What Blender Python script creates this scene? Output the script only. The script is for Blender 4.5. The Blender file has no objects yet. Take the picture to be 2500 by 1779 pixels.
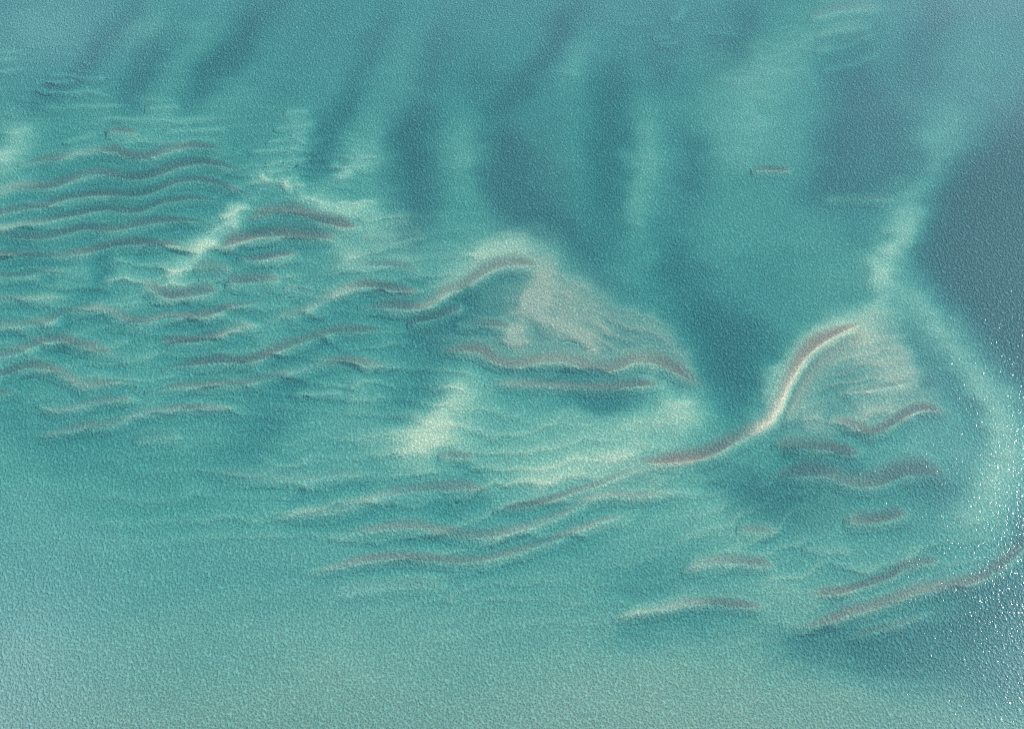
import bpy, math, random
import numpy as np
from mathutils import Vector, Matrix

random.seed(4); rng = np.random.default_rng(11)
sc = bpy.context.scene
col = sc.collection

# ------------------------------------------------------------------ camera
CAM_H = 250.0
PITCH = math.radians(50)
HFOV = math.radians(39.6)
cam_d = bpy.data.cameras.new('camera')
cam = bpy.data.objects.new('camera', cam_d); col.objects.link(cam)
cam.location = (0, 0, CAM_H)
cam.rotation_euler = (math.pi / 2 - PITCH, 0, 0)
cam_d.sensor_fit = 'HORIZONTAL'
cam_d.angle = HFOV
cam_d.clip_start = 1.0
cam_d.clip_end = 20000
sc.camera = cam
F = np.array([0, math.cos(PITCH), -math.sin(PITCH)])
U = np.array([0, math.sin(PITCH), math.cos(PITCH)])
TX = math.tan(HFOV / 2) / 1250.0

# ------------------------------------------------------------------ light
SUN = Vector((0.66, 0.58, 0.86)).normalized()          # towards the sun
elev = math.asin(SUN.z); azim = math.atan2(SUN.x, SUN.y)
world = bpy.data.worlds.new('World'); sc.world = world
world.use_nodes = True
nt = world.node_tree; nt.nodes.clear()
sky = nt.nodes.new('ShaderNodeTexSky'); sky.sky_type = 'NISHITA'
sky.sun_disc = False; sky.sun_elevation = elev; sky.sun_rotation = azim
sky.air_density = 1.0; sky.dust_density = 0.8; sky.ozone_density = 1.0
bg = nt.nodes.new('ShaderNodeBackground'); bg.inputs['Strength'].default_value = 0.10
wo = nt.nodes.new('ShaderNodeOutputWorld')
nt.links.new(sky.outputs[0], bg.inputs[0]); nt.links.new(bg.outputs[0], wo.inputs[0])
sun_d = bpy.data.lights.new('sun', 'SUN'); sun_d.energy = 4.0; sun_d.angle = math.radians(0.53)
sun_d.color = (1.0, 0.96, 0.90)
sun = bpy.data.objects.new('sun', sun_d); col.objects.link(sun)
sun.rotation_euler = SUN.to_track_quat('Z', 'Y').to_euler()
sun.location = (200, 200, 400)
sc.view_settings.view_transform = 'Standard'; sc.view_settings.look = 'None'
sc.view_settings.exposure = 0.86; sc.view_settings.gamma = 1.0
sc.view_settings.use_curve_mapping = False
sc.render.engine = 'CYCLES'
sc.cycles.use_denoising = False; sc.cycles.filter_width = 1.1
sc.cycles.max_bounces = 2; sc.cycles.diffuse_bounces = 1; sc.cycles.glossy_bounces = 1; sc.cycles.transparent_max_bounces = 8
sc.cycles.sample_clamp_indirect = 3

# ------------------------------------------------------------------ survey: photograph point <-> place
def to_px(x, y, z):
    d = np.stack([x, y, z - CAM_H], -1)
    w = np.maximum(d @ F, 5.0)
    return 1250 + d[..., 0] / w / TX, 889.5 - (d @ U) / w / TX

def to_world(u, v, z):
    a = (np.asarray(u, float) - 1250) * TX; b = (889.5 - np.asarray(v, float)) * TX
    dx = a; dy = F[1] + b * U[1]; dz = F[2] + b * U[2]
    t = (z - CAM_H) / dz
    return dx * t, dy * t

def smooth(a, b, x):
    t = np.clip((x - a) / (b - a), 0, 1)
    return t * t * (3 - 2 * t)

def vnoise(x, y, seed):
    xi = np.floor(x).astype(np.int64); yi = np.floor(y).astype(np.int64)
    fx = x - xi; fy = y - yi
    fx = fx * fx * fx * (fx * (fx * 6 - 15) + 10); fy = fy * fy * fy * (fy * (fy * 6 - 15) + 10)
    def h(i, j):
        n = (i * 374761393 + j * 668265263 + seed * 974634777) & 0x7fffffff
        n = ((n ^ (n >> 13)) * 1274126177) & 0x7fffffff
        return ((n ^ (n >> 16)) & 0xffff) / 65535.0
    return ((h(xi, yi) * (1 - fx) + h(xi + 1, yi) * fx) * (1 - fy)
            + (h(xi, yi + 1) * (1 - fx) + h(xi + 1, yi + 1) * fx) * fy) * 2 - 1

def catmull(pts, step=5.0):
    p = np.array(pts, float)
    if len(p) == 2:
        p = np.array([p[0], (p[0] + p[1]) / 2, p[1]])
    q = np.vstack([2 * p[0] - p[1], p, 2 * p[-1] - p[-2]])
    out, prm = [], []
    for i in range(1, len(q) - 2):
        n = max(2, int(np.linalg.norm(q[i + 1] - q[i]) / step))
        t = np.linspace(0, 1, n, endpoint=False)[:, None]
        out.append(0.5 * (2 * q[i] + (q[i + 1] - q[i - 1]) * t + (2 * q[i - 1] - 5 * q[i] + 4 * q[i + 1] - q[i + 2]) * t ** 2
                   + (3 * q[i] - q[i - 1] - 3 * q[i + 1] + q[i + 2]) * t ** 3))
    out.append(p[-1][None])
    return np.vstack(out)

def seg_dist(u, v, pts):
    """distance to a polyline and the fraction of its length at the nearest point"""
    p = np.array(pts, float)
    if len(p) == 1:
        return np.hypot(u - p[0, 0], v - p[0, 1]), np.full_like(u, .5)
    L = np.r_[0, np.cumsum(np.hypot(*np.diff(p, axis=0).T))]
    best = np.full(u.shape, 1e9); frac = np.zeros(u.shape)
    for i in range(len(p) - 1):
        a = p[i]; d = p[i + 1] - a; ll = d @ d
        t = np.clip(((u - a[0]) * d[0] + (v - a[1]) * d[1]) / ll, 0, 1)
        dd = np.hypot(u - a[0] - t * d[0], v - a[1] - t * d[1])
        m = dd < best
        best = np.where(m, dd, best); frac = np.where(m, (L[i] + t * math.sqrt(ll)) / L[-1], frac)
    return best, frac

# ------------------------------------------------------------------ the lie of the bed
# each stroke: points along it, half width, depth change in metres (+ deeper), weed, red sediment
STROKES = [
 # pale shoals
 ([(645,425),(632,436)], 26, -.95, 0, 0), ([(597,490),(575,515)], 20, -.85, 0, 0), ([(566,528),(552,556)], 22, -1.0, 0, 0),
 ([(535,568),(512,590),(482,616),(455,634)], 22, -1.1, 0, 0), ([(450,630),(420,668),(400,690)], 34, -.95, 0, 0),
 ([(690,462),(712,452)], 22, -.75, 0, 0), ([(738,470),(756,486),(795,498),(845,507),(890,510)], 17, -1.0, 0, 0),
 ([(800,440),(822,425),(848,400)], 26, -.75, 0, 0), ([(860,350),(880,370),(900,420)], 50, -.35, 0, 0),
 ([(800,590),(830,610),(850,640)], 36, -.6, 0, 0), ([(860,560),(930,545),(990,550)], 34, -.45, 0, 0),
 ([(80,288),(50,315),(30,355),(10,410)], 34, -.85, 0, 0), ([(0,380),(20,400)], 24, -.4, 0, 0),
 ([(1326,650),(1318,690),(1300,730),(1272,770)], 24, -.75, 0, .1), ([(1262,800),(1244,822),(1258,842)], 24, -1.1, 0, 0),
 ([(1285,745),(1350,782),(1420,830),(1445,865)], 15, -.6, 0, .1), ([(1330,690),(1420,770),(1500,830)], 70, -.65, .25, .25),
 ([(1540,770),(1600,800),(1660,850),(1710,905)], 20, -.55, .1, .2), ([(1120,640),(1200,610),(1300,600)], 55, -.45, 0, .1),
 ([(1080,700),(1150,650),(1230,600),(1330,590)], 26, -.5, 0, .1),
 ([(1140,925),(1100,970),(1070,1015),(1020,1075)], 52, -.62, 0, 0), ([(950,1090),(1020,1080),(1080,1110)], 45, -.5, 0, 0),
 ([(860,1065),(930,1070)], 30, -.35, 0, 0),
 ([(1640,960),(1600,1020),(1500,1070),(1380,1120),(1200,1140)], 95, -.25, 0, 0),
 ([(1230,1190),(1320,1175),(1420,1145),(1500,1115),(1560,1080)], 30, -.45, 0, 0),
 ([(1640,960),(1660,1010),(1620,1060)], 45, -.35, 0, 0),
 ([(1480,1190),(1560,1160),(1640,1150)], 40, -.4, 0, .2),
 ([(2135,762),(2075,782),(2005,815),(1950,852),(1912,900),(1890,950),(1872,1000),(1850,1035)], 24, -.9, 0, .1),
 ([(2160,715),(2148,650),(2172,600),(2200,540)], 38, -.85, 0, 0), ([(2200,540),(2240,450),(2300,340),(2370,220)], 45, -.5, 0, 0),
 ([(2165,700),(2250,760),(2340,850),(2420,960),(2455,1060),(2450,1150)], 46, -.5, 0, 0),
 ([(2440,1150),(2410,1225),(2340,1290)], 56, -.42, 0, 0),
 ([(2060,860),(2130,860),(2190,900),(2150,960)], 75, -.75, .35, .12), ([(1960,1020),(2010,1030)], 30, -.5, 0, 0),
 ([(2190,960),(2140,990),(2080,1010)], 26, -.5, 0, 0),
 ([(1740,230),(1790,200),(1870,160),(1960,110),(2030,60),(2090,10)], 50, -.5, 0, .1),
 ([(1760,330),(1850,260),(1950,190)], 50, -.28, 0, 0), ([(1760,400),(1840,330),(1900,340)], 55, -.22, 0, 0),
 ([(1560,560),(1545,480),(1560,380),(1570,280)], 42, -.45, 0, 0), ([(1610,640),(1570,600)], 60, -.3, 0, 0),
 ([(1480,60),(1440,130),(1330,140)], 40, -.3, 0, 0), ([(1180,260),(1130,340),(1120,440)], 40, -.4, 0, 0),
 ([(1000,130),(960,230),(920,310),(880,400)], 45, -.25, 0, 0), ([(620,200),(590,260),(560,300)], 60, -.2, 0, 0),
 ([(520,60),(440,150),(390,210)], 35, -.3, 0, .05), ([(400,20),(340,90),(300,140)], 40, -.3, 0, .1), ([(760,80),(700,170),(660,250)], 45, -.2, 0, 0),
 ([(100,40),(60,100)], 60, -.25, 0, 0), ([(680,310),(740,330),(700,390)], 45, -.4, 0, 0),
 ([(200,290),(300,280),(480,300)], 40, -.25, 0, 0), ([(880,620),(960,620),(1040,660)], 50, -.3, 0, .08),
 ([(700,700),(660,640)], 35, -.3, 0, 0), ([(300,660),(340,690)], 26, -.4, 0, 0), ([(210,640),(180,680)], 30, -.3, 0, 0),
 ([(280,720),(340,760)], 40, -.2, 0, 0), ([(230,900),(290,880)], 40, -.2, 0, 0), ([(850,920),(900,960)], 45, -.3, 0, 0),
 ([(1100,870),(1160,890)], 30, -.3, 0, 0), ([(1560,910),(1600,930)], 30, -.55, 0, 0), ([(1660,960),(1700,990)], 30, -.35, 0, 0),
 ([(1700,1230),(1800,1310),(1780,1340)], 60, -.25, 0, 0), ([(2060,1220),(2030,1260)], 45, -.25, 0, 0),
 ([(1850,1420),(1930,1440),(1980,1420)], 40, -.25, 0, 0), ([(1720,1570),(1500,1640),(1350,1720),(1200,1779)], 130, -.08, 0, 0),
 ([(1500,1779),(1900,1779)], 120, -.1, 0, 0), ([(1700,1430),(1650,1440)], 35, -.2, 0, 0),
 # channels and hollows
 ([(1480,120),(1490,240),(1484,380),(1470,500),(1480,580)], 46, 1.3, 0, 0), ([(1150,120),(1170,200),(1150,280)], 50, .55, 0, 0),
 ([(1420,10),(1355,100),(1305,170),(1236,256),(1200,315)], 34, .55, .55, .0), ([(1260,330),(1310,420),(1350,520)], 75, -.15, .7, .05),
 ([(1340,540),(1420,640),(1520,730)], 42, .2, .55, .05), ([(1300,560),(1380,600)], 40, -.1, .5, .05),
 ([(1420,700),(1520,790),(1600,830)], 45, 0, .45, .15),
 ([(330,5),(290,60),(240,125),(190,180),(110,245),(40,300)], 26, .5, .35, 0), ([(660,20),(610,65),(552,140),(505,197),(470,250)], 34, .75, .3, 0),
 ([(410,90),(355,150),(340,190),(308,256),(284,290)], 30, .5, .3, 0), ([(860,200),(848,240),(813,300),(785,375),(768,430)], 28, .85, .25, 0),
 ([(950,30),(905,110),(870,190)], 34, .45, .1, 0), ([(1020,260),(1002,340),(998,420),(1010,480)], 50, .35, .6, .05),
 ([(700,180),(650,260),(600,320)], 60, .3, .1, 0), ([(800,30),(740,120),(700,190)], 40, .3, 0, 0),
 ([(1000,540),(1040,600)], 40, .1, .3, .1), ([(1090,60),(1060,150),(1040,230)], 40, .2, .4, 0),
 ([(2085,190),(2100,280),(2050,360),(2020,430)], 60, .65, .45, 0), ([(2190,330),(2200,420),(2110,470),(2000,480)], 48, .65, .3, 0),
 ([(2030,540),(2110,560),(2130,620)], 50, .35, .1, 0), ([(1680,330),(1700,400),(1670,480)], 50, .45, .4, 0), ([(1790,90),(1820,60),(1750,150)], 50, .35, .5, 0),
 ([(1640,80),(1620,150),(1660,180)], 60, .4, .35, 0), ([(2300,0),(2250,120),(2200,220)], 60, .5, .35, 0),
 ([(2350,470),(2335,560),(2325,630),(2400,740),(2500,870),(2580,960)], 76, 1.1, .6, .05), ([(2450,300),(2440,500),(2470,700)], 110, .9, .25, 0),
 ([(1620,560),(1660,680),(1720,790),(1775,900),(1800,985)], 52, .9, 0, 0), ([(1800,700),(1860,640),(1950,620)], 80, .25, 0, 0),
 ([(1640,600),(1600,700)], 50, .3, 0, 0), ([(1810,800),(1830,860)], 50, .5, 0, 0),
 ([(2185,735),(2250,840),(2310,930),(2360,1010),(2390,1090)], 28, .75, 0, 0),
 ([(262,640),(225,700),(190,742)], 22, .75, 0, 0), ([(170,775),(150,792)], 20, .6, 0, 0), ([(120,855),(150,870)], 26, .4, 0, 0),
 ([(760,850),(690,960),(620,1060),(540,1130)], 55, .5, .15, 0), ([(1120,840),(1020,950),(920,1030)], 50, .5, .2, 0),
 ([(1190,770),(1100,790),(1000,840)], 40, .45, .3, .05), ([(1110,730),(1150,720)], 18, .75, 0, 0), ([(980,700),(900,760),(800,800)], 35, .35, .05, 0),
 ([(1390,975),(1470,985),(1540,975)], 22, .75, .4, .05), ([(1240,920),(1400,920),(1500,925)], 14, .5, .3, .05),
 ([(1780,1170),(1880,1215),(1960,1220)], 50, .35, .45, .03), ([(1880,1120),(1960,1125)], 16, .6, 0, 0), ([(2250,1240),(2310,1170)], 55, .35, .3, 0),
 ([(2060,1140),(2110,1140)], 18, .3, .3, 0), ([(1500,1570),(1640,1530),(1780,1540)], 45, .5, .1, 0), ([(1900,1590),(2050,1580),(2200,1600)], 60, .55, .45, .02),
 ([(1500,1440),(1600,1420),(1700,1420)], 40, .35, 0, 0), ([(0,900),(20,1000),(70,1070)], 60, .45, 0, 0), ([(300,1100),(200,1180),(500,1200)], 90, .25, 0, 0),
 ([(0,600),(60,640),(0,800)], 60, .4, 0, 0), ([(1110,1230),(1060,1250)], 40, .3, 0, 0), ([(2500,1420),(2400,1500),(2300,1560)], 70, .7, .4, 0),
 ([(2500,1260),(2480,1330)], 30, .7, .6, .1), ([(340,480),(330,420)], 30, .2, 0, 0), ([(420,560),(470,580)], 22, .2, 0, 0),
 ([(1140,1150),(1090,1135)], 26, .6, 0, 0), ([(2260,960),(2280,920)], 20, .3, .6, .1),
]
BASE_V = [-200, 0, 300, 600, 900, 1150, 1350, 1550, 1779, 2000]
BASE_D = [1.58, 1.54, 1.42, 1.26, 1.24, 1.26, 1.14, .90, .66, .60]

# ridges: label, category, crest line, width, crest depth, red-brown along it, pale along it, slip softness
B, P = 'sand ridge', 'sand ripple'
RIDGES = [
 ('short grey-brown ridge, topmost of the brown ridges on the left flats', B, [(255,322),(300,321),(340,326)], 11, .75, [.2,.8,.5], [0,0,0], .4),
 ('brown ridge that dips in a deep U, second highest on the left flats', B, [(40,400),(80,396),(111,392),(152,387),(200,376),(277,368),(305,380),(342,386),(374,382),(406,371),(443,362),(480,358),(522,361),(565,366)], 14, .50, [.3,.7,.6,.1,.2,.9,1,.8,.5,.8,1,.3], [0,0,0,.6,.5,0,0,.1,.8,.3,0,.3], .35),
 ('long wavy brown ridge with a broad dark right end beside white shoal', B, [(-30,478),(0,473),(37,464),(65,460),(106,460),(143,453),(176,440),(208,430),(240,425),(277,429),(305,435),(337,437),(370,432),(402,421),(439,407),(471,400),(508,400),(545,406),(573,413),(625,424)], 16, .45, [.1,.3,.8,.8,.5,.8,1,1,.8,.9,1,1,.3], [.3,.2,.1,.1,.4,.5,0,0,.1,0,0,0,0], .35),
 ('thin unbroken brown ridge from left edge to white shoal, below the broad-ended one', B, [(-30,530),(0,522),(28,516),(69,509),(111,503),(148,491),(180,483),(222,478),(268,477),(314,479),(351,476),(383,466),(416,452),(448,442),(485,440),(522,447),(554,456),(600,474),(645,487)], 14, .45, [.6,.6,.7,.8,1,1,.9,.7,.8,1,.9,.4], [.2,.1,.1,.1,0,0,0,.1,0,0,0,.2], .3),
 ('narrow brown ridge rising in three small steps across the left flats', B, [(-10,560),(51,547),(97,542),(129,535),(176,526),(217,518),(259,511),(296,516),(337,517),(370,507),(397,496),(434,489),(485,485),(527,490),(568,494)], 13, .48, [.1,.2,.5,.9,.9,1,.9,.7,1,1,.4], [.2,.2,.1,.1,0,0,0,0,0,0,0], .3),
 ('brown ridge with a hooked right end curling down against the white diagonal shoal', B, [(-30,566),(0,570),(37,579),(79,583),(120,580),(157,572),(199,560),(231,559),(268,562),(305,558),(342,549),(379,543),(430,539),(480,540),(508,546),(530,560)], 15, .45, [.5,.7,.8,.7,.9,1,.8,.7,.9,1,1,.8], [.1,.1,.1,.2,0,0,0,.1,0,0,0,0], .3),
 ('flat-topped brown ridge ending at the foot of the white diagonal shoal', B, [(-30,629),(0,627),(55,625),(137,626),(203,618),(252,606),(307,597),(362,596),(416,597),(455,603),(488,615)], 16, .48, [.6,.7,.7,.4,.8,1,1,.9,.3], [0,0,.1,.2,.2,.1,0,.2,.3], .3),
 ('arched brown ridge with a tapering tail just right of the white diagonal shoal', B, [(590,543),(636,529),(680,520),(712,520),(745,527),(778,540),(822,551),(855,555),(885,551)], 22, .42, [.1,.5,.7,.8,.9,1,1,.4], [.5,.4,.2,0,0,0,0,.3], .25),
 ('thick dark brown ridge shaped like a low hump right of the white diagonal shoal', B, [(524,608),(564,595),(608,583),(641,578),(685,575),(729,579),(767,579),(800,581),(832,594)], 24, .38, [.3,.8,1,1,1,1,.9,.3], [.2,0,0,0,0,0,0,.2], .25),
 ('small upswept brown ridge lying directly under the thick hump-shaped ridge', B, [(575,630),(619,633),(658,630),(690,624),(735,619)], 13, .55, [.1,.8,.9,.8,.1], [0,0,.2,.2,0], .35),
 ('blurred grey-brown ridge below the small upswept one', B, [(545,690),(592,689),(634,685),(690,682)], 18, .75, [.4,.8,.7,.2], [0,.1,.2,.2], .5),
 ('brown ridge sagging like a hammock beneath the foot of the white shoal', B, [(335,684),(370,706),(402,724),(425,727),(462,722),(508,713),(545,704)], 20, .65, [0,.4,.9,.9,.7,.6,.2], [.5,.4,.2,.1,.1,0,0], .4),
 ('dark brown blur on the right side of the white diagonal shoal foot', B, [(470,655),(520,650),(570,662)], 14, .95, [.2,.4,.1], [0,0,0], 1.2),
 ('faint brown ridge at the left edge below the flat-topped one', B, [(-30,675),(0,674),(60,674),(92,669),(129,661),(190,654)], 11, .85, [.5,.7,.6,.5,.3,.1], [.1,.1,.2,.2,.2,.1], .5),
 ('straight brown ridge with a pale lower rim at the left edge', B, [(-30,732),(0,731),(46,729),(92,727),(152,724),(190,721)], 11, .75, [.6,.7,.4,.2,.1,0], [.2,.3,.6,.6,.3,0], .45),
 ('long grey ridge that humps, dips and climbs again, with a brown right half', B, [(-30,793),(0,794),(46,795),(92,791),(129,782),(157,765),(194,757),(231,755),(263,761),(296,775),(328,786),(370,782),(406,772),(462,773),(499,771),(531,762),(563,750),(596,744),(640,734),(672,731)], 15, .62, [.4,.4,.4,.5,.4,.3,.4,.7,.5,.5,.8,.8,.7,.6,.3], [.3,.4,.4,.4,.3,.7,.5,.3,.6,.5,.1,.1,.2,.2,.1], .4),
 ('single pale-brown hump ridge running off the left edge', B, [(-30,876),(0,870),(37,863),(74,847),(111,835),(148,832),(180,840),(212,849),(249,858),(286,863),(320,868)], 18, .58, [.4,.4,.5,.5,.7,.8,.6,.5,.3], [.5,.7,.6,.5,.2,.1,.2,.4,.5], .4),
 ('brown ridge with a cream right arm between two longer ridges', B, [(378,828),(416,833),(453,835),(490,832),(522,824),(546,815),(592,800),(640,793)], 15, .52, [.4,.8,1,.9,.6,.3,.2,.1], [0,0,0,.2,.5,.7,.5,.3], .35),
 ('very long dark brown ridge climbing in an S from the left flats to the middle', B, [(390,899),(439,893),(490,887),(545,883),(600,884),(639,875),(685,854),(731,838),(777,822),(823,810),(869,808),(920,806),(960,798)], 17, .46, [.1,.8,.9,1,1,.8,.7,.6,.6,.8,.8,.4], [.4,.2,.1,0,0,.2,.4,.4,.3,.3,.2,.1], .3),
 ('short dark brown ridge continuing the very long S ridge, below the cream-edged one', B, [(990,790),(1045,781),(1073,773),(1100,762),(1140,746)], 18, .55, [.5,1,1,.9,.2], [0,.1,.1,0,0], .35),
 ('rounded grey-brown ridge with a drooping right slope near the left edge', B, [(-30,928),(0,916),(37,905),(69,896),(97,897),(125,903),(152,916),(185,935),(212,941),(249,938),(286,933),(340,925)], 16, .62, [.5,.6,.8,.8,.7,.4,.4,.5,.5,.1], [.3,.4,.2,.1,.2,.4,.5,.4,.3,.1], .4),
 ('long grey ridge lightening to a yellow crest at its right hump', B, [(350,957),(397,949),(443,943),(490,941),(545,938),(600,936),(639,927),(685,916),(722,907),(759,898),(796,889),(833,882),(869,883),(906,889),(943,893),(985,896)], 15, .58, [.1,.5,.6,.6,.6,.5,.4,.3,.1,.2,.7,.6,.4,.1], [.2,.4,.4,.4,.4,.4,.3,.3,.7,.8,.3,.1,.3,.1], .4),
 ('small brown crest on the left edge under the rounded drooping ridge', B, [(-30,966),(0,962),(28,957),(65,962)], 12, .8, [.6,.7,.7,.1], [.2,.3,.2,0], .5),
 ('cream ridge with a short upturned left tip near the left edge', B, [(85,990),(120,1001),(152,1002),(185,996),(222,986),(259,979),(300,975),(340,971)], 12, .62, [0,.2,.3,.3,.4,.5,.4,.1], [.3,.7,.8,.8,.6,.4,.3,.1], .45),
 ('long cream ridge, lowest of the strong ridges on the left', B, [(60,1068),(110,1064),(150,1056),(181,1047),(221,1042),(268,1039),(296,1031),(323,1019),(355,1010),(394,1004),(434,999),(493,996),(552,996),(600,991)], 14, .58, [.1,.2,.3,.4,.5,.4,.2,.2,.3,.5,.6,.4,.2,0], [.3,.7,.7,.6,.5,.6,.9,.9,.7,.5,.4,.5,.5,.2], .4),
 ('soft pale ridge just below the lowest strong cream ridge on the left', P, [(320,1079),(390,1072),(450,1068)], 18, .95, [.1,.2,0], [.3,.6,.2], .8),
 ('isolated yellow-white crest in the dark diagonal shade band', P, [(705,970),(759,963),(796,959),(842,962)], 12, .62, [0,.1,.1,0], [.3,1,1,.2], .5),
 ('short pale crest tucked above the long ridge left of the middle', P, [(690,702),(731,713),(770,710)], 12, .75, [.1,.2,.1], [.3,.8,.4], .5),
 ('ridge with a cream left limb and dark brown arched top left of the middle', B, [(645,774),(690,771),(731,769),(759,752),(796,734),(833,715),(860,705),(893,699),(930,703),(971,709),(1008,713),(1050,719)], 18, .5, [.2,.3,.3,.2,.2,.2,.4,.9,1,.9,.5,.1], [.3,.5,.6,.5,.7,.8,.6,.1,0,.1,.2,.3], .3),
 ('great rust-and-cream ridge sweeping up to a peak in the middle', 'sandbar', [(870,750),(916,750),(962,752),(1008,754),(1036,750),(1059,739),(1092,716),(1133,701),(1173,675),(1202,658),(1242,647),(1289,645),(1340,650)], 22, .30, [.3,.8,.9,1,.6,.5,.6,.7,.7,.7,.7,.8,.3], [0,0,0,.1,.9,.8,.5,.3,.4,.4,.3,.1,.3], .3),
 ('sharp-edged wavy brown bank with a rusty pointed right end in the middle', 'sandbar', [(1045,858),(1098,857),(1139,856),(1173,861),(1196,875),(1225,889),(1260,894),(1300,888),(1335,883),(1375,883),(1416,892),(1450,902),(1491,904),(1520,895),(1548,884),(1583,883),(1618,892),(1647,906),(1681,924),(1716,938),(1748,948)], 27, .30, [.3,1,1,.9,.8,.7,.6,.6,.7,.7,.8,.6,.9,1,1,.7], [0,0,0,0,.1,.1,.2,.2,.1,.1,.1,.1,0,0,.2,.1], .15),
 ('straight-edged brown bank with whitish patches under the sharp wavy bank', 'sandbar', [(1180,938),(1260,939),(1323,940),(1375,944),(1427,948),(1479,949),(1520,946),(1566,941),(1630,937)], 22, .42, [.1,.4,.6,.7,.8,.8,.9,1,.5], [.2,.1,.2,.2,.1,.3,.1,0,0], .15),
 ('thin brown crest beside the brightest white patch in the middle', B, [(1105,796),(1167,791),(1214,794),(1255,804)], 13, .65, [.1,.5,.9,.4], [.4,.3,.1,.1], .35),
 ('pale arc above the brown-topped arch left of the middle', P, [(815,652),(893,649),(948,649),(990,653),(1035,668)], 14, .72, [0,.1,.4,.5,.1], [.3,.6,.6,.5,.3], .5),
 ('faint pale arc under the grey deep water left of the middle', P, [(880,601),(930,596),(971,590),(1008,579),(1045,584)], 14, .85, [0,.1,.2,.5,.3], [.2,.3,.3,.4,.2], .6),
 ('pale ridge with a bright right end below the dark shade band', P, [(480,1152),(560,1158),(660,1168),(756,1172),(833,1163),(935,1155)], 20, .85, [0,.1,.1,.1,.1,.1], [.2,.3,.4,.8,.7,.2], .6),
 ('cream ridge stepping up to a brown shoulder, left of the bright sand patch', B, [(660,1261),(750,1255),(827,1248),(885,1231),(933,1210),(1000,1199),(1077,1194),(1154,1192),(1220,1201)], 19, .62, [.1,.1,.2,.1,.2,.5,.6,.6,.2], [.2,.6,.4,.4,.6,.8,.6,.3,.2], .45),
 ('long forked cream and brown ridge sagging below the bright sand patch', B, [(795,1308),(885,1296),(943,1287),(1020,1285),(1077,1296),(1135,1308),(1202,1308),(1270,1293),(1337,1271),(1395,1248),(1443,1221),(1491,1210),(1559,1214),(1635,1202),(1710,1196)], 18, .58, [.1,.3,.5,.6,.5,.6,.6,.4,.3,.3,.2,.3,.3,.1,.1], [.5,.8,.5,.3,.2,.1,.2,.4,.6,.6,.8,.6,.3,.6,.4], .4),
 ('thin brown ridge rising under the bright sand patch to the rusty bar', B, [(1200,1243),(1279,1236),(1347,1219),(1405,1200),(1462,1183),(1520,1159),(1585,1140)], 12, .6, [.2,.8,.8,.5,.4,.3,.1], [.1,.1,.2,.4,.4,.4,.3], .4),
 ('lowest long ridge of the middle, cream at both ends and brown between', B, [(725,1397),(808,1387),(866,1373),(923,1364),(981,1361),(1048,1366),(1116,1370),(1193,1364),(1270,1346),(1347,1322),(1414,1293),(1482,1268),(1560,1245)], 16, .58, [.1,.2,.5,.7,.7,.7,.6,.5,.5,.4,.4,.4,.1], [.5,.9,.6,.3,.1,.1,.2,.2,.4,.6,.5,.4,.2], .4),
 ('dim pale ripple below every other ridge of the middle', P, [(800,1455),(904,1438),(1000,1431),(1105,1434)], 20, .85, [.1,.1,.2,.1], [.3,.5,.4,.1], .7),
 ('small brown crest on the pale sand in the middle', B, [(1065,1113),(1115,1114),(1165,1119)], 13, .75, [.2,.6,.2], [.2,.1,.1], .5),
 ('long S-shaped rusty sandbar with a cream outer flank and glinting lower tail', 'sandbar', [(1530,1121),(1600,1128),(1639,1127),(1679,1124),(1718,1116),(1758,1100),(1789,1081),(1821,1065),(1852,1049),(1876,1033),(1896,1006),(1912,974),(1927,935),(1943,907),(1963,876),(1994,844),(2026,824),(2065,805),(2105,789),(2132,779)], 24, .04, [.4,.9,1,1,1,1,1,.9,.6,.3,.25,.25,.4,.6,.8,.9,.9,.9,.7,.4], [0,0,0,0,0,0,.1,.2,.6,.9,1,.9,.7,.5,.3,.1,.1,.1,.1,.2], .4),
 ('grey-brown inner slope hugging the right side of the S-shaped sandbar', B, [(1905,1040),(1940,990),(1965,940),(1995,895),(2040,860),(2095,828),(2140,800)], 22, .55, [.1,.3,.4,.45,.4,.3,.1], [0,0,0,0,0,.1,.1], 1.5),
 ('curved brown ridge like a boomerang inside the curve of the S-shaped sandbar', B, [(2020,1018),(2045,1026),(2073,1037),(2109,1051),(2128,1055),(2152,1049),(2184,1033),(2215,1014),(2247,1000),(2290,1002),(2318,1012)], 18, .35, [.2,.6,.7,.8,.9,1,1,1,1,.4], [.4,.2,.1,0,0,0,0,0,0,0], .3),
 ('sharp-edged brown step just below the boomerang ridge', B, [(1880,1088),(1920,1091),(1955,1093),(2006,1096),(2042,1102),(2073,1108),(2108,1104)], 24, .45, [.2,.6,.7,.9,1,1,.5], [.2,.1,.1,0,0,0,0], .2),
 ('broad brown double-humped ridge below the sharp brown step', B, [(1875,1162),(1943,1161),(1986,1159),(2018,1161),(2046,1171),(2073,1181),(2109,1186),(2144,1183),(2176,1171),(2215,1159),(2255,1156),(2290,1161),(2330,1178)], 32, .4, [.3,.9,1,1,.7,.6,.7,.8,.9,1,.9,.6,.2], [0,0,0,0,.3,.2,0,0,0,0,0,0,0], .18),
 ('short brown ridge between the double-humped ridge and the pale right shoal', B, [(2055,1273),(2105,1274),(2144,1272),(2176,1265),(2225,1250)], 22, .55, [.2,.7,1,.9,.3], [0,0,0,0,0], .3),
 ('dim brown ridge in the green water under the grey hollow', B, [(1795,1290),(1860,1297),(1900,1297)], 16, .85, [.2,.5,.2], [.1,.1,.2], .4),
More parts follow.
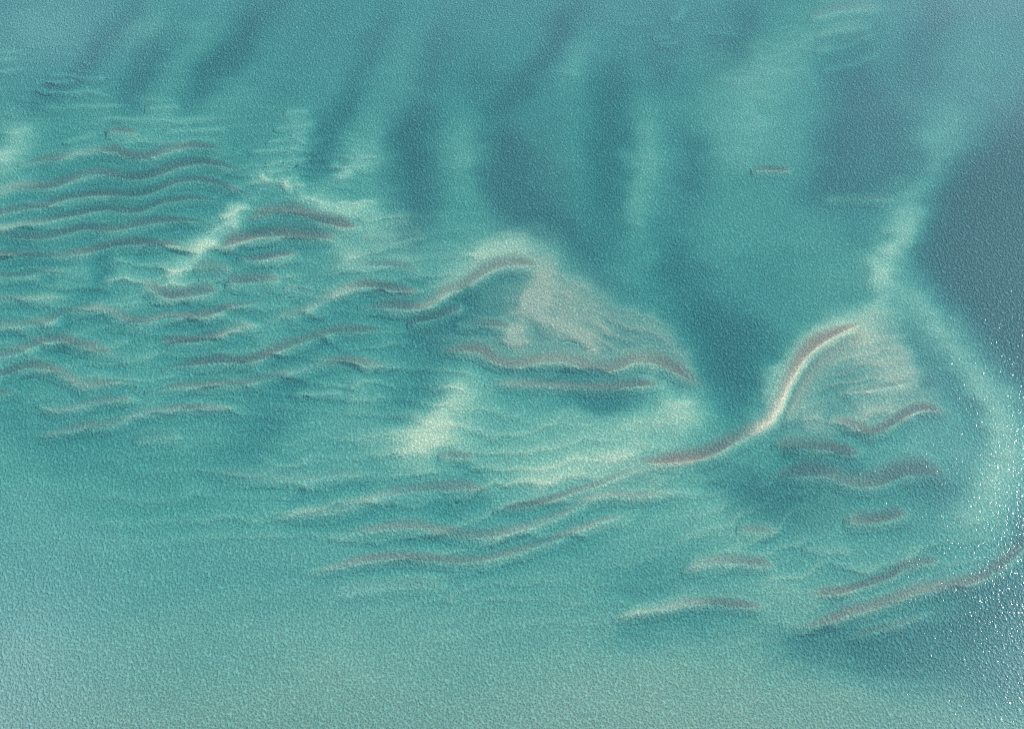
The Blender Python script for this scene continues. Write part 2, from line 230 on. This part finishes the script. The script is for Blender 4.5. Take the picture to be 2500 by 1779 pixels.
 ('brown ridge parallel to and above the long ridge of the lower right', B, [(1965,1446),(2018,1449),(2057,1445),(2097,1433),(2136,1421),(2176,1407),(2215,1385),(2255,1376),(2315,1363)], 17, .42, [.2,.8,.9,1,1,.9,.7,.7,.3], [.2,.1,.1,.1,.1,.2,.1,0,0], .3),
 ('long rusty ridge climbing to the right edge across the glittering water', 'sandbar', [(1900,1525),(1955,1529),(1994,1524),(2034,1514),(2073,1498),(2113,1490),(2152,1478),(2192,1464),(2231,1449),(2270,1439),(2330,1433),(2369,1423),(2408,1407),(2448,1384),(2475,1360),(2505,1330),(2550,1270)], 24, .3, [.2,.6,.8,.9,.8,.8,.8,.7,.8,.9,1,1,1,1,.8,.7], [.1,.2,.1,.1,.2,.2,.2,.3,.2,0,0,0,.1,.2,.2,.2], .3),
 ('thin pale-brown ridge under the long rusty ridge of the lower right', B, [(2060,1558),(2113,1545),(2152,1535),(2192,1526),(2231,1512),(2280,1492)], 12, .6, [.2,.6,.6,.5,.3,.1], [.1,.2,.4,.5,.4,.2], .45),
 ('upper cream-fronted ridge in the green water of the lower right', B, [(1660,1396),(1718,1380),(1750,1372),(1789,1372),(1837,1375),(1900,1381)], 20, .62, [.1,.2,.4,.6,.7,.3], [.2,.6,.7,.6,.3,.1], .45),
 ('lower cream-fronted ridge in the green water, brown at its right end', B, [(1490,1510),(1549,1498),(1600,1492),(1632,1484),(1671,1476),(1710,1473),(1750,1472),(1789,1476),(1837,1480),(1885,1478)], 17, .58, [.1,.1,.1,.2,.3,.5,.8,.9,.7,.3], [.2,.4,.6,.8,.9,.8,.4,.1,.2,.1], .4),
 ('short pale crest alone in green water above the parallel brown ridges', P, [(1955,1343),(2014,1346),(2085,1349)], 14, .72, [.1,.1,.1], [.3,.8,.2], .6),
 ('slender pale crest slanting inside the curve of the S-shaped sandbar', P, [(2040,966),(2073,960),(2113,954),(2160,945),(2215,935),(2248,928)], 12, .5, [.3,.3,.4,.4,.4,.2], [.2,.6,.8,.5,.3,.1], .5),
 ('topmost pale brownish crest of the fan of four in the upper right', P, [(1970,45),(2014,36),(2054,26),(2105,22),(2160,25)], 22, .75, [.2,.3,.3,.2,.1], [.3,.7,.7,.6,.2], .4),
 ('second pale crest from the top in the fan of four in the upper right', P, [(1985,90),(2034,77),(2073,71),(2130,69)], 16, .85, [.1,.1,.1,.1], [.2,.6,.5,.3], .4),
 ('third pale crest from the top in the fan of four in the upper right', P, [(1985,128),(2026,120),(2065,112),(2097,95),(2138,80)], 13, .8, [.1,.1,.2,.3,.2], [.3,.8,.7,.5,.2], .4),
 ('lowest pale crest of the fan of four in the upper right', P, [(1998,178),(2034,168),(2073,160),(2109,148),(2150,132)], 11, .72, [0,.1,.1,.1,.1], [.4,.9,.6,.7,.3], .45),
 ('small lone brown crest in the pale green water of the upper right', B, [(1830,416),(1876,414),(1940,415)], 9, .7, [.4,1,.5], [.1,.2,0], .5),
 ('faint brown crest at the lower rim of the dark hollow of the upper right', B, [(2000,488),(2090,486),(2190,482)], 9, 1.1, [.1,.4,.6], [.2,.1,0], .5),
 ('short slanting pale crest at the top edge', P, [(1630,52),(1655,43),(1674,15)], 10, 1.2, [0,0,0], [.4,.6,.2], .6),
]
RIPPLE_LABEL = 'thin pale sand ripple line showing faintly through the blue-green shallows of the upper left'
RIPPLES = [
 [(100,204),(158,202),(190,198)], [(112,186),(166,185),(209,192),(272,192)], [(85,220),(134,227),(174,227),(213,224),(245,229),(272,236)],
 [(350,269),(394,264),(442,259)], [(75,259),(158,264),(237,260),(320,257)], [(212,293),(276,290),(335,294),(394,295),(473,292),(548,290)],
 [(388,329),(434,320),(473,319),(513,317),(565,320)], [(690,277),(755,273)], [(664,317),(710,310),(774,303)], [(645,349),(710,341),(755,341)],
 [(605,373),(670,368),(735,366)], [(645,400),(710,393),(762,391)], [(645,418),(715,414)], [(665,435),(735,434)], [(-20,130),(66,124)],
 [(-20,148),(62,141)], [(-20,178),(84,165)], [(290,352),(340,346),(380,350)], [(150,350),(200,338),(240,328)], [(1370,178),(1420,180)], [(1590,92),(1640,90)], [(1600,110),(1660,106)],
]
for r in RIPPLES:
    far = r[0][0] > 1000
    RIDGES.append((('thin pale sand ripple line in the deep water near the top' if far else RIPPLE_LABEL), P, r, 6, .95 if not far else 1.4, [0] * len(r), [.35] * len(r), .7))

# hollow scoured at the foot of each ridge
TROUGHS = []
for lab, cat, pts, w, dc, br, pa, sl in RIDGES:
    if w < 12 or sl > 1 or 'S-shaped rusty' in lab: continue
    p = catmull(pts, 40)
    amp = .32 * max(.35, min(1, (1.0 - dc) / .6))
    TROUGHS.append((p + np.array([0, 20 + w * .5]), 16 + w * .3, amp))

WAVES = [
 (420, 820, 620, 240, -.09, 38, .13), (820, 640, 320, 160, -.10, 34, .12), (700, 1180, 520, 170, -.03, 52, .10),
   # centre, reach, tilt, spacing, height of the trains of small sand waves
 (330, 620, 560, 330, -.07, 47, .17), (1000, 880, 420, 180, .05, 52, .16), (1120, 1250, 620, 230, -.13, 62, .15), (2050, 1330, 420, 230, -.24, 58, .16),
 (250, 260, 420, 170, .01, 21, .11), (720, 380, 160, 90, -.05, 20, .15), (1700, 90, 260, 110, -.1, 19, .10), (2090, 950, 150, 150, -.22, 36, .14), (1500, 800, 230, 90, .55, 34, .13),
]
def sand_waves(u, v):
    r = np.zeros_like(u)
    for i, (cu, cv, ru, rv, tilt, sp, a) in enumerate(WAVES):
        g = np.exp(-((u - cu) / ru) ** 2 - ((v - cv) / rv) ** 2)
        if g.max() < .02: continue
        ph = (v - tilt * (u - cu) + sp * (.55 * vnoise(u / (sp * 3.4), v / (sp * 2.2), 40 + i) + .8 * vnoise(u / (sp * 9), v / (sp * 5), 60 + i))) / sp
        f = ph - np.floor(ph)
        prof = f ** 3.2 * smooth(1.0, .90, f)
        m = smooth(-.55, .25, vnoise(u / (sp * 4.5), v / (sp * 1.7), 80 + i))
        r += 1.9 * a * g * m * (prof * 2.6 - .42)
    return r

# broad banks and hollows: outline, softness, depth, share, weed, red sediment
AREAS = [
 ([(1010,800),(1130,690),(1290,610),(1370,640),(1500,730),(1640,800),(1745,945),(1600,905),(1450,905),(1280,895),(1180,870),(1080,850)], 45, .92, .72, .34, .20),
 ([(2140,770),(2235,800),(2300,890),(2310,1000),(2180,1040),(2060,1050),(1930,1075),(1885,1050),(1925,950),(2000,835)], 38, .92, .75, .30, .10),
 ([(1380,560),(1480,560),(1620,560),(1760,640),(2000,690),(2110,730),(1990,800),(1910,880),(1860,960),(1795,1000),(1750,930),(1660,820),(1520,720)], 60, 1.75, .60, 0, 0),
 ([(1500,700),(1640,760),(1760,740),(1900,850),(1840,960),(1795,995),(1745,930),(1640,820)], 45, 2.3, .55, 0, 0),
 ([(2235,600),(2300,470),(2420,330),(2600,200),(2600,980),(2470,930),(2370,800),(2270,700)], 50, 2.3, .75, .45, .05),
 ([(1090,930),(1350,985),(1640,940),(1700,1000),(1560,1095),(1320,1195),(1080,1160),(960,1100)], 60, .80, .62, 0, 0),
 ([(2170,740),(2260,770),(2350,860),(2440,970),(2470,1090),(2460,1200),(2380,1290),(2330,1250),(2400,1120),(2340,960),(2250,850)], 40, 1.0, .42, 0, 0),
 ([(1720,1150),(2020,1200),(2080,1250),(1960,1300),(1800,1270)], 60, 1.75, .5, .35, .05),
 ([(1900,1560),(2250,1500),(2600,1380),(2600,1700),(2200,1680)], 70, 1.75, .55, .45, .05),
 ([(2050,150),(2130,180),(2210,300),(2230,440),(2090,500),(1970,470),(1990,340)], 60, 2.0, .42, .4, 0),
 ([(1180,330),(1270,300),(1340,430),(1420,560),(1480,690),(1380,600),(1240,560),(1180,460)], 55, 1.55, .5, .75, .08),
 ([(960,280),(1050,260),(1060,480),(1030,600),(960,560),(950,420)], 55, 1.6, .35, .6, .05),
 ([(620,600),(960,560),(1150,620),(1010,760),(700,720)], 60, 1.1, .5, .06, .04),
 ([(120,700),(420,700),(620,900),(300,1000),(60,960)], 90, 1.35, .4, 0, 0),
]
def outline_dist(u, v, pts):
    p = np.array(pts, float); q = np.vstack([p, p[:1]])
    c = catmull(q, 40)
    d, _ = seg_dist(u, v, c)
    ins = np.zeros(u.shape, bool)
    for (x0, y0), (x1, y1) in zip(c[:-1], c[1:]):
        if y0 == y1: continue
        ins ^= ((y0 > v) != (y1 > v)) & (u < (x1 - x0) * (v - y0) / (y1 - y0) + x0)
    return np.where(ins, -d, d)

def bed_fields(u, v):
    """depth (m), weed, red sediment at photograph points"""
    d = np.interp(v, BASE_V, BASE_D)
    u, v = (u + 16 * vnoise(u / 75, v / 48, 21) + 8 * vnoise(u / 30, v / 20, 22), v + 10 * vnoise(u / 70, v / 45, 23) + 5 * vnoise(u / 28, v / 19, 24))
    weed = np.zeros_like(u); red = np.zeros_like(u)
    shoal = np.zeros_like(u); hole = np.zeros_like(u)
    for pts, soft, depth, share, we, rd in AREAS:
        p = np.array(pts, float); e = 2 * soft + 60
        m = (u > p[:, 0].min() - e) & (u < p[:, 0].max() + e) & (v > p[:, 1].min() - e) & (v < p[:, 1].max() + e)
        if not m.any(): continue
        g = smooth(soft, -soft, outline_dist(u[m], v[m], pts)) * share
        d[m] = d[m] * (1 - g) + depth * g
        weed[m] = np.maximum(weed[m], we * g / share); red[m] = np.maximum(red[m], rd * g / share)
    for pts, w, dd, we, rd in STROKES:
        p = np.array(pts, float)
        m = (u > p[:, 0].min() - 3 * w) & (u < p[:, 0].max() + 3 * w) & (v > p[:, 1].min() - 3 * w) & (v < p[:, 1].max() + 3 * w)
        if not m.any(): continue
        dist, fr = seg_dist(u[m], v[m], catmull(pts, 30) if len(pts) > 2 else pts)
        g = np.exp(-(dist / w) ** 2 * (.72 if dd < 0 else .8))
        if len(p) > 1:
            g = g * (.45 + .55 * smooth(-.05, .25, fr) * smooth(1.05, .75, fr))
        if dd < 0 and w > 18:
            g = g * (1 + .16 * vnoise(u[m] / 60, v[m] / 14, 31) + .10 * vnoise(u[m] / 25, v[m] / 15, 32))
        if p[:, 1].mean() < 420 and dd > 0 and p[:, 0].max() < 1420: dd = dd * 1.05
        if dd < 0: shoal[m] += -dd * g * 1.05
        else: hole[m] += dd * g * .85
        weed[m] = np.maximum(weed[m], we * g * .85); red[m] = np.maximum(red[m], rd * g)
    for p, w, a in TROUGHS:
        m = (u > p[:, 0].min() - 3 * w) & (u < p[:, 0].max() + 3 * w) & (v > p[:, 1].min() - 3 * w) & (v < p[:, 1].max() + 3 * w)
        if not m.any(): continue
        dist, fr = seg_dist(u[m], v[m], p)
        hole[m] += a * np.exp(-(dist / w) ** 2) * smooth(0, .12, fr) * smooth(1, .88, fr)
    d = d - 1.08 * np.tanh(shoal / 1.08) + 1.5 * np.tanh(hole / 1.5)
    d = d - sand_waves(u, v)
    weed = np.maximum(weed, np.interp(v, [1250, 1550, 1779], [0, .08, .12])); red = np.maximum(red, np.interp(v, [1250, 1550, 1779], [0, .16, .34]))
    bed_fields.clean = smooth(.3, 1.3, shoal) * .40
    return np.maximum(d, .30), weed, red

def bed_at(x, y):
    z = np.full(x.shape, -1.6)
    for _ in range(2):
        u, v = to_px(x, y, z)
        u = np.clip(u, -900, 3400); v = np.clip(v, -700, 2500)
        d, weed, red = bed_fields(u, v)
        z = -d
    n = vnoise(x / 31, y / 19, 1) * .14 + vnoise(x / 12 + 7, y / 7, 2) * .07 + vnoise(x / 4.5, y / 2.6, 3) * .035
    z = z + n * smooth(.3, 1.2, -z)
    return z, weed, red

# ------------------------------------------------------------------ materials
def new_mat(name):
    m = bpy.data.materials.new(name); m.use_nodes = True
    m.node_tree.nodes.clear()
    return m, m.node_tree

def node(t, kind, **kw):
    n = t.nodes.new(kind)
    for k, v in kw.items():
        if hasattr(n, k) and not k[0].isupper(): setattr(n, k, v)
        else: n.inputs[k.replace('_', ' ')].default_value = v
    return n

# sand
sand, t = new_mat('sand')
out = node(t, 'ShaderNodeOutputMaterial'); bs = node(t, 'ShaderNodeBsdfDiffuse')
geo = node(t, 'ShaderNodeNewGeometry')
aw = node(t, 'ShaderNodeAttribute', attribute_name='weed'); ar = node(t, 'ShaderNodeAttribute', attribute_name='red'); ap = node(t, 'ShaderNodeAttribute', attribute_name='pale')
n1 = node(t, 'ShaderNodeTexNoise', Scale=.22, Detail=3.0, Roughness=.62); t.links.new(geo.outputs['Position'], n1.inputs['Vector'])
n2 = node(t, 'ShaderNodeTexNoise', Scale=1.5, Detail=2.0, Roughness=.7); t.links.new(geo.outputs['Position'], n2.inputs['Vector'])
def mixc(a, b, fac, blend='MIX'):
    m = node(t, 'ShaderNodeMix', data_type='RGBA', blend_type=blend)
    for sock, val in ((m.inputs[0], fac), (m.inputs[6], a), (m.inputs[7], b)):
        if isinstance(val, (tuple, float, int)): sock.default_value = val
        else: t.links.new(val, sock)
    return m.outputs[2]
def mth(op, a, b=0.0, c=None):
    m = node(t, 'ShaderNodeMath', operation=op)
    for i, val in enumerate((a, b) if c is None else (a, b, c)):
        if isinstance(val, (float, int)): m.inputs[i].default_value = val
        else: t.links.new(val, m.inputs[i])
    return m.outputs[0]
base = mixc((.54, .50, .335, 1), (.66, .60, .41, 1), n1.outputs['Fac'])
c = mixc(base, (.80, .70, .50, 1), ap.outputs['Fac'])
patch = mth('MULTIPLY_ADD', n2.outputs['Fac'], .6, .75)
wfac = mth('MINIMUM', mth('MULTIPLY', aw.outputs['Fac'], patch), .95)
c = mixc(c, (.20, .150, .145, 1), wfac)
rfac = mth('MINIMUM', mth('MULTIPLY', ar.outputs['Fac'], patch), 1.0)
c = mixc(c, (.168, .112, .092, 1), rfac)
wsp = node(t, 'ShaderNodeVectorMath', operation='MULTIPLY_ADD'); wsp.inputs[1].default_value = (.9, .9, 0)
t.links.new(n2.outputs['Color'], wsp.inputs[0]); t.links.new(geo.outputs['Position'], wsp.inputs[2])
rip_caustic = node(t, 'ShaderNodeTexVoronoi', feature='F1', Scale=2.1, voronoi_dimensions='2D'); t.links.new(wsp.outputs[0], rip_caustic.inputs['Vector'])
caustic_grain = mth('MULTIPLY_ADD', rip_caustic.outputs['Distance'], .9, mth('MULTIPLY_ADD', n2.outputs['Fac'], .4, .38))  # bright cell borders paint caustic light lines into the sand colour
hsv = node(t, 'ShaderNodeHueSaturation'); t.links.new(c, hsv.inputs['Color']); t.links.new(caustic_grain, hsv.inputs['Value'])
bmp = node(t, 'ShaderNodeBump', Strength=1.0, Distance=.13); t.links.new(rip_caustic.outputs['Distance'], bmp.inputs['Height']); t.links.new(bmp.outputs[0], bs.inputs['Normal'])
t.links.new(hsv.outputs[0], bs.inputs['Color']); t.links.new(bs.outputs[0], out.inputs['Surface'])

# water: wind-ruffled surface over clear water that swallows red first
water_m, t = new_mat('sea_water')
out = node(t, 'ShaderNodeOutputMaterial')
geo = node(t, 'ShaderNodeNewGeometry')
haze_sheen = node(t, 'ShaderNodeAttribute', attribute_name='haze_sheen')  # where haze and sky sheen are painted into the water colour
mp = node(t, 'ShaderNodeMapping'); mp.inputs['Rotation'].default_value = (0, 0, math.radians(-28)); mp.inputs['Scale'].default_value = (1.0, .78, 1)
t.links.new(geo.outputs['Position'], mp.inputs['Vector'])
wn = node(t, 'ShaderNodeTexNoise', Scale=1.5, Detail=2.0, Roughness=.65); t.links.new(mp.outputs[0], wn.inputs['Vector'])
warp = node(t, 'ShaderNodeVectorMath', operation='MULTIPLY_ADD'); warp.inputs[1].default_value = (.95, .95, 0)
t.links.new(wn.outputs['Color'], warp.inputs[0]); t.links.new(mp.outputs[0], warp.inputs[2])
vo = node(t, 'ShaderNodeTexVoronoi', feature='F1', Scale=1.9, voronoi_dimensions='2D'); t.links.new(warp.outputs[0], vo.inputs['Vector'])
h = mth('ADD', vo.outputs['Distance'], mth('MULTIPLY', wn.outputs['Fac'], .8))
bmp = node(t, 'ShaderNodeBump', Strength=1.0, Distance=.33); t.links.new(h, bmp.inputs['Height'])
bmg = node(t, 'ShaderNodeBump', Strength=1.0, Distance=.036); t.links.new(h, bmg.inputs['Height'])
dif = node(t, 'ShaderNodeBsdfDiffuse')
c = mixc((.17, .60, .64, 1), (.52, .60, .70, 1), haze_sheen.outputs['Fac'])
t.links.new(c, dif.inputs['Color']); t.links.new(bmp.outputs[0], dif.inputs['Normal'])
tr = node(t, 'ShaderNodeBsdfTransparent'); tr.inputs[0].default_value = (1, 1, 1, 1)
fac = mth('ADD', mth('MULTIPLY_ADD', mth('POWER', h, 2.0), .07, .07), mth('MULTIPLY', haze_sheen.outputs['Fac'], .20))
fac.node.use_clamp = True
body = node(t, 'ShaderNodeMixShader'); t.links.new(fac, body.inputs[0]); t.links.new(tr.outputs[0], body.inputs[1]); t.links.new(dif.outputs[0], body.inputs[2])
gl = node(t, 'ShaderNodeBsdfGlossy', Roughness=.11); t.links.new(bmg.outputs[0], gl.inputs['Normal'])
fr = node(t, 'ShaderNodeFresnel', IOR=1.33)
top = node(t, 'ShaderNodeMixShader'); t.links.new(fr.outputs[0], top.inputs[0]); t.links.new(body.outputs[0], top.inputs[1]); t.links.new(gl.outputs[0], top.inputs[2])
t.links.new(top.outputs[0], out.inputs['Surface'])
va = node(t, 'ShaderNodeVolumeAbsorption', Density=1.0)
# absorption per metre = density * (1 - colour)
va.inputs['Color'].default_value = (1 - .74, 1 - .30, 1 - .245, 1)
t.links.new(va.outputs[0], out.inputs['Volume'])

# ------------------------------------------------------------------ mesh helpers
def make_mesh(name, verts, faces, mat, attrs=None, smooth_shade=True):
    me = bpy.data.meshes.new(name)
    verts = np.asarray(verts, np.float32); faces = np.asarray(faces, np.int32)
    me.vertices.add(len(verts)); me.vertices.foreach_set('co', verts.ravel())
    k = faces.shape[1]
    me.loops.add(faces.size); me.loops.foreach_set('vertex_index', faces.ravel())
    me.polygons.add(len(faces)); me.polygons.foreach_set('loop_start', np.arange(0, faces.size, k, dtype=np.int32))
    try: me.polygons.foreach_set('loop_total', np.full(len(faces), k, np.int32))
    except Exception: pass
    me.update(calc_edges=True)
    me.polygons.foreach_set('use_smooth', np.arange(len(faces)) < (len(faces) if smooth_shade is True else int(smooth_shade)))
    for n, a in (attrs or {}).items():
        at = me.attributes.new(n, 'FLOAT', 'POINT'); at.data.foreach_set('value', np.asarray(a, np.float32).ravel())
    me.materials.append(mat); me.validate()
    o = bpy.data.objects.new(name, me); col.objects.link(o)
    return o

def grid_faces(nx, ny, off=0):
    i = np.arange(nx - 1)[None, :]; j = np.arange(ny - 1)[:, None]
    a = (j * nx + i).ravel() + off
    return np.stack([a, a + 1, a + nx + 1, a + nx], 1)

def axis(lo, hi, step, far_lo, far_hi):
    core = np.arange(lo, hi + step, step)
    def out_from(e, far):
        r = []; s = step; x = e
        while abs(x - e) < abs(far - e):
            s *= 1.35; x += math.copysign(s, far - e); r.append(x)
        r[-1] = far
        return r
    return np.r_[out_from(core[0], far_lo)[::-1], core, out_from(core[-1], far_hi)]

# ------------------------------------------------------------------ seabed
gx = axis(-185, 185, .5, -6050, 6050); gy = axis(108, 372, .5, -6050, 9050)
X, Y = np.meshgrid(gx, gy)
x, y = X.ravel(), Y.ravel()
z, weed, red = bed_at(x, y)
edge = np.maximum(np.abs(x) - 250, 0) + np.maximum(np.abs(y - 240) - 250, 0)
z = np.where(edge > 0, z * 1.0 - np.minimum(edge / 600, 1) * .9, z)
o = make_mesh('seabed', np.stack([x, y, z], 1), grid_faces(len(gx), len(gy)), sand, {'weed': weed, 'red': red, 'pale': bed_fields.clean})
o['kind'] = 'structure'; o['label'] = 'pale sandy seabed with shoals, hollows and weedy channels under turquoise water'

# ------------------------------------------------------------------ sand ridges standing on the bed
def ridge(lab, cat, pts, w, dc, br, pa, sl):
    pts, br, pa = list(pts), list(br), list(pa)
    if pts[0][0] < 0:            # runs on beyond the frame
        q = max(1, round(len(br) * .35)); pts = [(pts[0][0] - 230, pts[0][1] + 12), (pts[0][0] - 110, pts[0][1] + 2)] + pts
        br = [br[0]] * q + br; pa = [pa[0]] * q + pa
    if pts[-1][0] > 2500:
        q = max(1, round(len(br) * .25)); pts = pts + [(2640, 1180), (2720, 1090)]; br += [br[-1]] * q; pa += [pa[-1]] * q
    c = catmull(pts, 6.0)
    n = len(c)
    s = np.r_[0, np.cumsum(np.hypot(*np.diff(c, axis=0).T))]; s = s / s[-1]
    # uneven crest
    ph = rng.uniform(0, 100)
    wob = vnoise(s * s.size / 9 + ph, np.full(n, .3), 5) * .9 + vnoise(s * s.size / 3 + ph, np.full(n, .7), 6) * .45
    ww = w * (1 + .16 * vnoise(s * s.size / 14 + ph, np.full(n, 2.3), 7)) * (.25 + .75 * np.minimum(smooth(0, .2, s), smooth(1, .8, s)))
    k_end = smooth(-.02, .14, s) * smooth(1.02, .86, s)
    bq = np.interp(s, np.linspace(0, 1, len(br)), br) ** .75; pq = np.interp(s, np.linspace(0, 1, len(pa)), pa)
    tg = np.gradient(c, axis=0); tg /= np.linalg.norm(tg, axis=1)[:, None]
    nr = np.stack([tg[:, 1], -tg[:, 0]], 1)                       # towards the far side
    prof_t = np.array([-1.0, -.8, -.6, -.4, -.22, -.12, 0, .12, .25, .4, .55, .7, .85, 1.0])
    rows = []
    for tt in prof_t:
        if tt < 0:
            off = tt * ((18 if cat != P else 8) + .3 * ww + sl * ww); k = (1 - smooth(-.15, 1, np.full(n, -tt))) ** 1.25; bb = np.full(n, max(0, 1 + tt * 9) * (.9 if sl < 1 else 1)) if sl < 1 else k; pp = k ** 1.7
        else:
            off = tt * ww * 1.8; k = 1 - smooth(0, 1, np.full(n, tt)); bb = min(1, .85 + 4 * tt) * (1 - smooth(.22, .95, np.full(n, tt))); pp = k ** 2 * max(0, 1 - tt * 2.0)
        q = c + nr * (off + wob)[:, None]
        rows.append((q[:, 0], q[:, 1], k * k_end, bb * k_end ** .8, pp * k_end ** .8))
    u = np.concatenate([r[0] for r in rows]); v = np.concatenate([r[1] for r in rows]); k = np.concatenate([r[2] for r in rows])
    bb = np.concatenate([r[3] for r in rows]); pp = np.concatenate([r[4] for r in rows])
    nb = len(prof_t)
    most = {'sandbar': 1.0, B: .75, P: .4}[cat]
    lift = lambda zb, dc: np.minimum(np.maximum(-dc, zb + .10), zb + most)
    # foot on the bed, crest at its own depth
    dc = dc * (.72 if cat == B else 1)
    d0, we, re = bed_fields(u, v)
    x, y = to_world(u, v, -d0)
    zb, we, re = bed_at(x, y)
    z = zb * (1 - k) + lift(zb, dc) * k
    for _ in range(2):
        x, y = to_world(u, v, z)
        zb, we, re = bed_at(x, y)
        z = zb * (1 - k) + lift(zb, dc) * k
    rim = np.zeros((nb, n), bool); rim[0] = rim[-1] = True; rim[:, 0] = rim[:, -1] = True
    z = np.where(rim.ravel(), zb - .03, z + .012)
    vt = np.stack([x, y, z], 1)
    vb = vt.copy(); vb[:, 2] = np.minimum(zb, z) - .35
    f = grid_faces(n, nb)
    fb = f[:, ::-1] + nb * n
    idx = np.arange(nb * n).reshape(nb, n)
    loop = np.r_[idx[0], idx[1:, -1], idx[-1, -2::-1], idx[-2:0:-1, 0]]
    l2 = np.roll(loop, -1)
    fs = np.stack([loop, loop + nb * n, l2 + nb * n, l2], 1)
    brv = np.tile(bq, nb) * bb
    pav = np.tile(pq, nb) * pp
    weedv = np.clip(np.maximum(we * (1 - k), brv * (.5 if cat != 'sandbar' else .2)), 0, 1); redv = np.clip(np.maximum(re * (1 - k), brv * .9), 0, 1)
    one = np.r_[weedv, weedv]; two = np.r_[redv, redv]; pav = np.maximum(pav, bed_fields.clean * (1 - np.clip(brv * 2, 0, 1))); three = np.r_[pav, pav]
    ctr = vt.mean(0); ctr[2] = vt[:, 2].min()
    name = 'sandbar' if cat == 'sandbar' else ('sand_ridge' if cat == B else 'sand_ripple')
    o = make_mesh(name, np.vstack([vt, vb]) - ctr, np.vstack([f, fb, fs]), sand, {'weed': one, 'red': two, 'pale': three}, len(f))
    o.location = ctr
    o['label'] = lab; o['category'] = cat
    o['group'] = {'sandbar': 'shallow rusty sandbars', B: 'wavy sand ridges under the shallow water', P: 'pale sand ripples under the water'}[cat]
    return o

for r in RIDGES:
    ridge(*r)

# ------------------------------------------------------------------ water: a body with a surface, a floor below the bed and sides
wx = axis(-190, 190, 4.0, -6000, 6000); wy = axis(105, 375, 4.0, -6000, 9000)
X, Y = np.meshgrid(wx, wy); x, y = X.ravel(), Y.ravel(); nx, ny = len(wx), len(wy)
u, v = to_px(x, y, np.zeros_like(x))
veil = np.zeros_like(x)
for (cu, cv, ru, rv, a) in [(-80,1620,340,330,.50), (60,30,420,190,.40), (1250,-60,1500,260,.28), (2480,60,520,420,.46), (2520,1700,330,330,.40), (2480,800,300,600,.30), (300,1500,700,240,.08)]:  # pale ellipses of painted haze, sky reflection and sun sheen
    veil = np.maximum(veil, a * np.exp(-((u - cu) / ru) ** 2 - ((v - cv) / rv) ** 2))
veil = veil * (.8 + .3 * vnoise(x / 40, y / 25, 9))
top_v = np.stack([x, y, np.zeros_like(x)], 1)
bot_v = top_v.copy(); bot_v[:, 2] = -12
f = grid_faces(nx, ny); idx = np.arange(nx * ny).reshape(ny, nx)
loop = np.r_[idx[0], idx[1:, -1], idx[-1, -2::-1], idx[-2:0:-1, 0]]; l2 = np.roll(loop, -1); N = nx * ny
fs = np.stack([l2, loop, loop + N, l2 + N], 1)
o = make_mesh('sea_water', np.vstack([top_v, bot_v]), np.vstack([f, f[:, ::-1] + N, fs]), water_m, {'haze_sheen': np.r_[veil, veil]}, False)
o['kind'] = 'structure'; o['label'] = 'clear turquoise sea water with a wind-ruffled surface'
